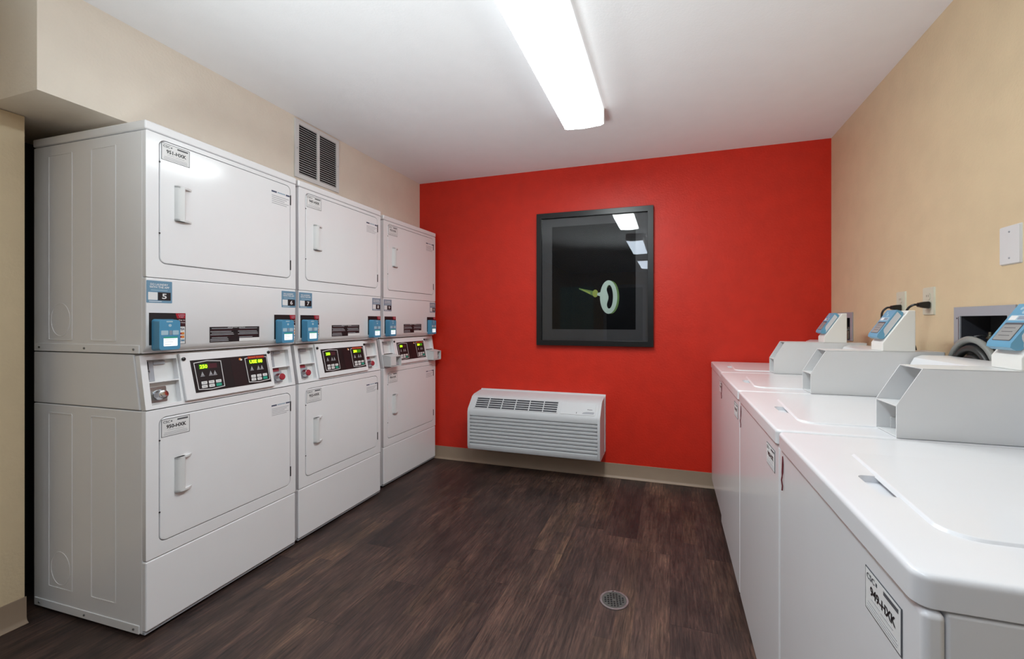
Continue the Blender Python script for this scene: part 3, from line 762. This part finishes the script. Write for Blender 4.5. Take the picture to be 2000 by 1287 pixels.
# ------------------------------------------------------------ framed picture
x0, x1, z0, z1 = -1.038, -.118, 1.018, 2.082
t = thing('framed_picture', 'large black framed dark photo print under glass hanging on the red wall', 'picture', ((x0 + x1) / 2, YB, (z0 + z1) / 2))
hx, hz = (x1 - x0) / 2, (z1 - z0) / 2
b = MB(); b.prism([(-hx, -hz), (hx, -hz), (hx, hz), (-hx, hz)], 'y', -.036, -.002, 'frame', holes=[[(-hx + .042, -hz + .042), (hx - .042, -hz + .042), (hx - .042, hz - .042), (-hx + .042, hz - .042)]])
b.build('frame', t, 0.0015)
ix, iz = hx - .043, hz - .043
b = MB(); b.box(-ix, ix, -.012, -.006, -iz, iz, 'mat'); b.build('mat_board', t)
X = lambda x: x - (x0 + x1) / 2
Z = lambda z: z - (z0 + z1) / 2
b = MB(); y = -.0122
b.prism([(X(-.912), Z(1.148)), (X(-.250), Z(1.148)), (X(-.250), Z(1.972)), (X(-.912), Z(1.972))], 'y', y - .0006, y, 'print')
b.prism([(X(-.845), Z(1.150)), (X(-.575), Z(1.150)), (X(-.575), Z(1.485)), (X(-.845), Z(1.485))], 'y', y - .0009, y, 'pblock')
b.prism(circ(X(-.438), Z(1.398), .064, 40, .128), 'y', y - .0011, y, 'pringe', holes=[circ(X(-.440), Z(1.398), .040, 32, .098)])
b.prism(circ(X(-.456), Z(1.400), .067, 40, .130), 'y', y - .0013, y, 'pring', holes=[[(X(-.452) + .030 * math.cos(a) * (1 if math.cos(a) > 0 else 1 - 0.85 * math.exp(-3.2 * (math.sin(a) + .05) ** 2)), Z(1.402) + .092 * math.sin(a)) for a in [2 * math.pi * i / 40 for i in range(40)]]])
b.prism([(X(-.515), Z(1.405)), (X(-.515), Z(1.440)), (X(-.545), Z(1.432)), (X(-.545), Z(1.415))], 'y', y - .0015, y, 'pring')
b.prism(circ(X(-.560), Z(1.430), .022, 20, .030), 'y', y - .0012, y, 'pgold')
b.prism([(X(-.575), Z(1.410)), (X(-.570), Z(1.448)), (X(-.690), Z(1.474)), (X(-.690), Z(1.466))], 'y', y - .0011, y, 'pringe')
b.prism([(X(-.600), Z(1.424)), (X(-.598), Z(1.440)), (X(-.670), Z(1.466)), (X(-.670), Z(1.463))], 'y', y - .0014, y, 'pgold')
b.build('print', t)
b = MB(); b.box(-ix, ix, -.0185, -.0165, -iz, iz, 'glass'); b.build('glass_pane', t)

# ------------------------------------------------------------ wall vent
t = thing('wall_vent', 'white louvred return air vent high on the left wall above the dryers', 'vent', (XL, 2.0975, 2.257))
ya, yb, za, zb = -.170, .174, -.175, .177
b = MB(); b.prism([(ya, za), (yb, za), (yb, zb), (ya, zb)], 'x', 0, .010, 'plast', holes=[[(ya + .028, za + .026), (-.008, za + .026), (-.008, zb - .026), (ya + .028, zb - .026)], [(.012, za + .026), (yb - .024, za + .026), (yb - .024, zb - .026), (.012, zb - .026)]])
b.build('vent_frame', t, 0.002)
b = MB(); b.box(.0006, .0014, ya + .02, yb - .02, za + .02, zb - .02, 'black'); b.build('duct_opening', t)
for u0, u1 in ((ya + .028, -.008), (.012, yb - .024)):
    b = MB(); n = 22
    for k in range(n):
        z = za + .030 + (zb - za - .060) * k / (n - 1)
        b.prism([(.0015, z + .004), (.0025, z + .0045), (.0095, z - .001), (.0085, z - .002)], 'y', u0, u1, 'plast')
    b.build('louvres', t)
for yy in (ya + .014, yb - .012):
    b = MB(); b.lathe([(.003, .010), (.003, .0115)], (0, yy, 0), 'x', 'lgreyt', 8); b.build('screw', t)

# ------------------------------------------------------------ wall plates, outlets, plugs
def plate(name, label, cat, yc, zc, w_, h_, mat, outlet, plugz=None):
    t = thing(name, label, cat, (XR, yc, zc))
    b = MB(); b.frustum(rrect(-w_ / 2, w_ / 2, -h_ / 2, h_ / 2, .003, 3), rrect(-w_ / 2 + .003, w_ / 2 - .003, -h_ / 2 + .003, h_ / 2 - .003, .003, 3), 'x', 0, -.006, mat); b.build('cover_plate', t)
    if outlet:
        for s in (-1, 1):
            b = MB(); b.prism(rrect(-.016, .016, s * .0195 - .014, s * .0195 + .014, .008), 'x', -.008, -.0055, mat)
            for dy in (-.006, .006): b.box(-.0083, -.0079, dy - .001, dy + .001, s * .0195 - .002, s * .0195 + .007, 'black')
            b.build('receptacle', t)
    for zz in ((0,) if outlet else (-.042, .042)):
        b = MB(); b.lathe([(.003, -.006), (.003, -.0075), (.002, -.008)], (0, 0, zz), 'x', mat if outlet else 'lgreyt', 10); b.build('screw', t)
    return t
plate('wall_outlet', 'almond wall outlet nearer the camera, with a black plug', 'outlet', 2.126, 1.298, .080, .117, 'alm', True)
plate('wall_outlet', 'almond wall outlet farther from the camera, half hidden by the blue reader housing', 'outlet', 2.342, 1.294, .078, .117, 'alm', True)
plate('blank_wall_plate', 'white blank cover plate on the tan wall above the grey supply box', 'wall plate', 1.6925, 1.458, .086, .125, 'plast', False)
def cord(label, yc, zc, ytop, pts):
    t = thing('power_cord', label, 'power cord', (XR, yc, zc))
    b = MB(); b.prism([(-.0085, -.014), (-.012, -.016), (-.030, -.013), (-.046, -.008), (-.046, .008), (-.030, .012), (-.012, .013), (-.0085, .011)], 'y', -.013, .013, 'black')
    b.build('plug', t, 0.003, 2)
    b = MB(); b.tube([(x - XR, y - yc, z - zc) for x, y, z in pts], .0045, 'black', 8); b.build('cable', t)
def curve(ps, n=8):
    out = []; P = [Vector(p) for p in ps]; P = [P[0] * 2 - P[1]] + P + [P[-1] * 2 - P[-2]]
    for i in range(1, len(P) - 2):
        for k in range(n):
            u = k / n; out.append(0.5 * ((2 * P[i]) + (P[i + 1] - P[i - 1]) * u + (2 * P[i - 1] - 5 * P[i] + 4 * P[i + 1] - P[i + 2]) * u * u + (3 * P[i] - P[i - 1] - 3 * P[i + 1] + P[i + 2]) * u ** 3))
    out.append(P[-2]); return [tuple(p) for p in out]
cord('black plug and cable in the outlet nearer the camera', 2.115, 1.283, 0, curve([(.996, 2.115, 1.283), (.982, 2.118, 1.283), (.970, 2.13, 1.272), (.964, 2.14, 1.250), (.964, 2.15, 1.21), (.985, 2.16, 1.15), (1.010, 2.165, 1.09), (1.012, 2.17, .98)]))
cord('black plug and cable in the farther outlet, behind the reader housing', 2.336, 1.278, 0, curve([(.996, 2.336, 1.278), (.980, 2.338, 1.277), (.966, 2.342, 1.262), (.962, 2.345, 1.24), (.968, 2.35, 1.20), (.990, 2.36, 1.15), (1.010, 2.365, 1.09), (1.012, 2.37, .98)]))

# ------------------------------------------------------------ washer supply boxes
def supply(y0, y1, z0, z1, label):
    t = thing('washer_supply_box', label, 'supply box', (XR, (y0 + y1) / 2, (z0 + z1) / 2))
    hy, hz_ = (y1 - y0) / 2, (z1 - z0) / 2
    hole = [(-hy + .034, -hz_ + .004), (hy - .034, -hz_ + .004), (hy - .034, hz_ - .034), (-hy + .034, hz_ - .034)]
    b = MB(); b.prism([(-hy, -hz_), (hy, -hz_), (hy, hz_), (-hy, hz_)], 'x', -.006, -.0005, 'greym', holes=[hole]); b.build('rim', t, 0.001)
    b = MB(); a, c, d, e = -hy + .031, hy - .031, -hz_ + .003, hz_ - .031
    b.box(.085, .088, a, c, d, e, 'dgrey'); b.box(0, .085, a, a + .002, d, e, 'greym'); b.box(0, .085, c - .002, c, d, e, 'dgrey'); b.box(0, .085, a, c, e - .002, e, 'dgrey'); b.box(0, .085, a, c, d, d + .002, 'dgrey')
    b.build('recess_liner', t)
    for yv in (-.045, .045):
        b = MB(); b.lathe([(.009, -.03), (.009, .02), (.012, .021), (.012, .032), (.006, .034), (.006, .045)], (.045, yv, -.05), 'z', 'brass', 12)
        b.tube([(.045, yv, -.02), (.02, yv, -.018), (.002, yv + .006, -.022)], .0045, 'steel', 8); b.build('valve', t)
    b = MB(); b.box(-.0075, -.006, hy - .030, hy - .028, -.04, hz_ - .036, 'steel'); b.build('trim_clip', t)
    b = MB(); b.lathe([(.0025, -.006), (.0025, -.008)], (0, hy - .020, hz_ - .042), 'x', 'greyt', 8); b.build('screw', t)
    return t
supply(*BX[0], 'grey steel washer supply box beside the camera-side reader, hoses coming out')
supply(*BX[1], 'grey steel supply box near the red wall, mostly hidden by a reader housing')

# ------------------------------------------------------------ hoses behind the washers
def hose(name, label, pts, r, mat, grp='hoses behind the washers'):
    b = MB(); b.tube(curve(pts, 10), r, mat, 12); o = b.build(name); tag(o, label, 'hose', grp)
def arc(xa, yc, zc, ry, rz_, a0, a1, dx=0.0, n=9):
    return [(xa + dx * i / (n - 1), yc + ry * math.cos(math.radians(a0 + (a1 - a0) * i / (n - 1))), zc + rz_ * math.sin(math.radians(a0 + (a1 - a0) * i / (n - 1)))) for i in range(n)]
hose('water_hose', 'outer grey hose arching highest behind the washer, in front of the supply box', [(1.020, 1.955, .90)] + arc(1.020, 1.845, 1.040, .108, .112, 0, 175) + [(1.020, 1.735, .96)], .0095, 'hoseg')
hose('water_hose', 'tan hose between the two grey hoses', [(1.020, 1.925, .90)] + arc(1.020, 1.845, 1.030, .078, .086, 0, 175) + [(1.020, 1.77, .98)], .0065, 'hoset')
hose('water_hose', 'pale braided hose arching just inside the outer grey hose', [(.996, 1.918, .90)] + arc(.996, 1.795, 1.020, .122, .130, 0, 175) + [(.996, 1.67, .95)], .0105, 'hoseg')
hose('drain_hose', 'black drain hose arching under the braided hose', [(.996, 1.885, .90)] + arc(.996, 1.795, 1.020, .092, .100, 0, 175) + [(.996, 1.70, .93)], .0125, 'hosek')
hose('drain_hose', 'innermost black hose closest to the console top', [(.996, 1.856, .90)] + arc(.996, 1.795, 1.015, .063, .073, 0, 175) + [(.996, 1.73, .93)], .0115, 'hosek')

# ------------------------------------------------------------ floor drain
t = thing('floor_drain', 'round metal floor drain with square holes set in the plank floor', 'drain', (-.232, 1.806, 0))
b = MB(); b.prism(circ(0, 0, .062, 40), 'z', .0003, .003, 'steel', holes=[circ(0, 0, .053, 40)]); b.build('rim', t, 0.0008)
b = MB(); hs = []
for i in range(-3, 4):
    for j in range(-3, 4):
        cx, cy = i * .0125, j * .0125
        if math.hypot(cx, cy) < .044 and (i, j) != (0, 0): hs.append([(cx - .0042, cy - .0042), (cx + .0042, cy - .0042), (cx + .0042, cy + .0042), (cx - .0042, cy + .0042)])
b.T = Matrix.Rotation(math.radians(12), 4, 'Z')
b.prism(circ(0, 0, .0528, 40), 'z', .0012, .0026, 'drainm', holes=hs); b.build('grate', t)
b = MB(); b.prism(circ(0, 0, .0529, 32), 'z', .0002, .0006, 'black'); b.build('sump', t)
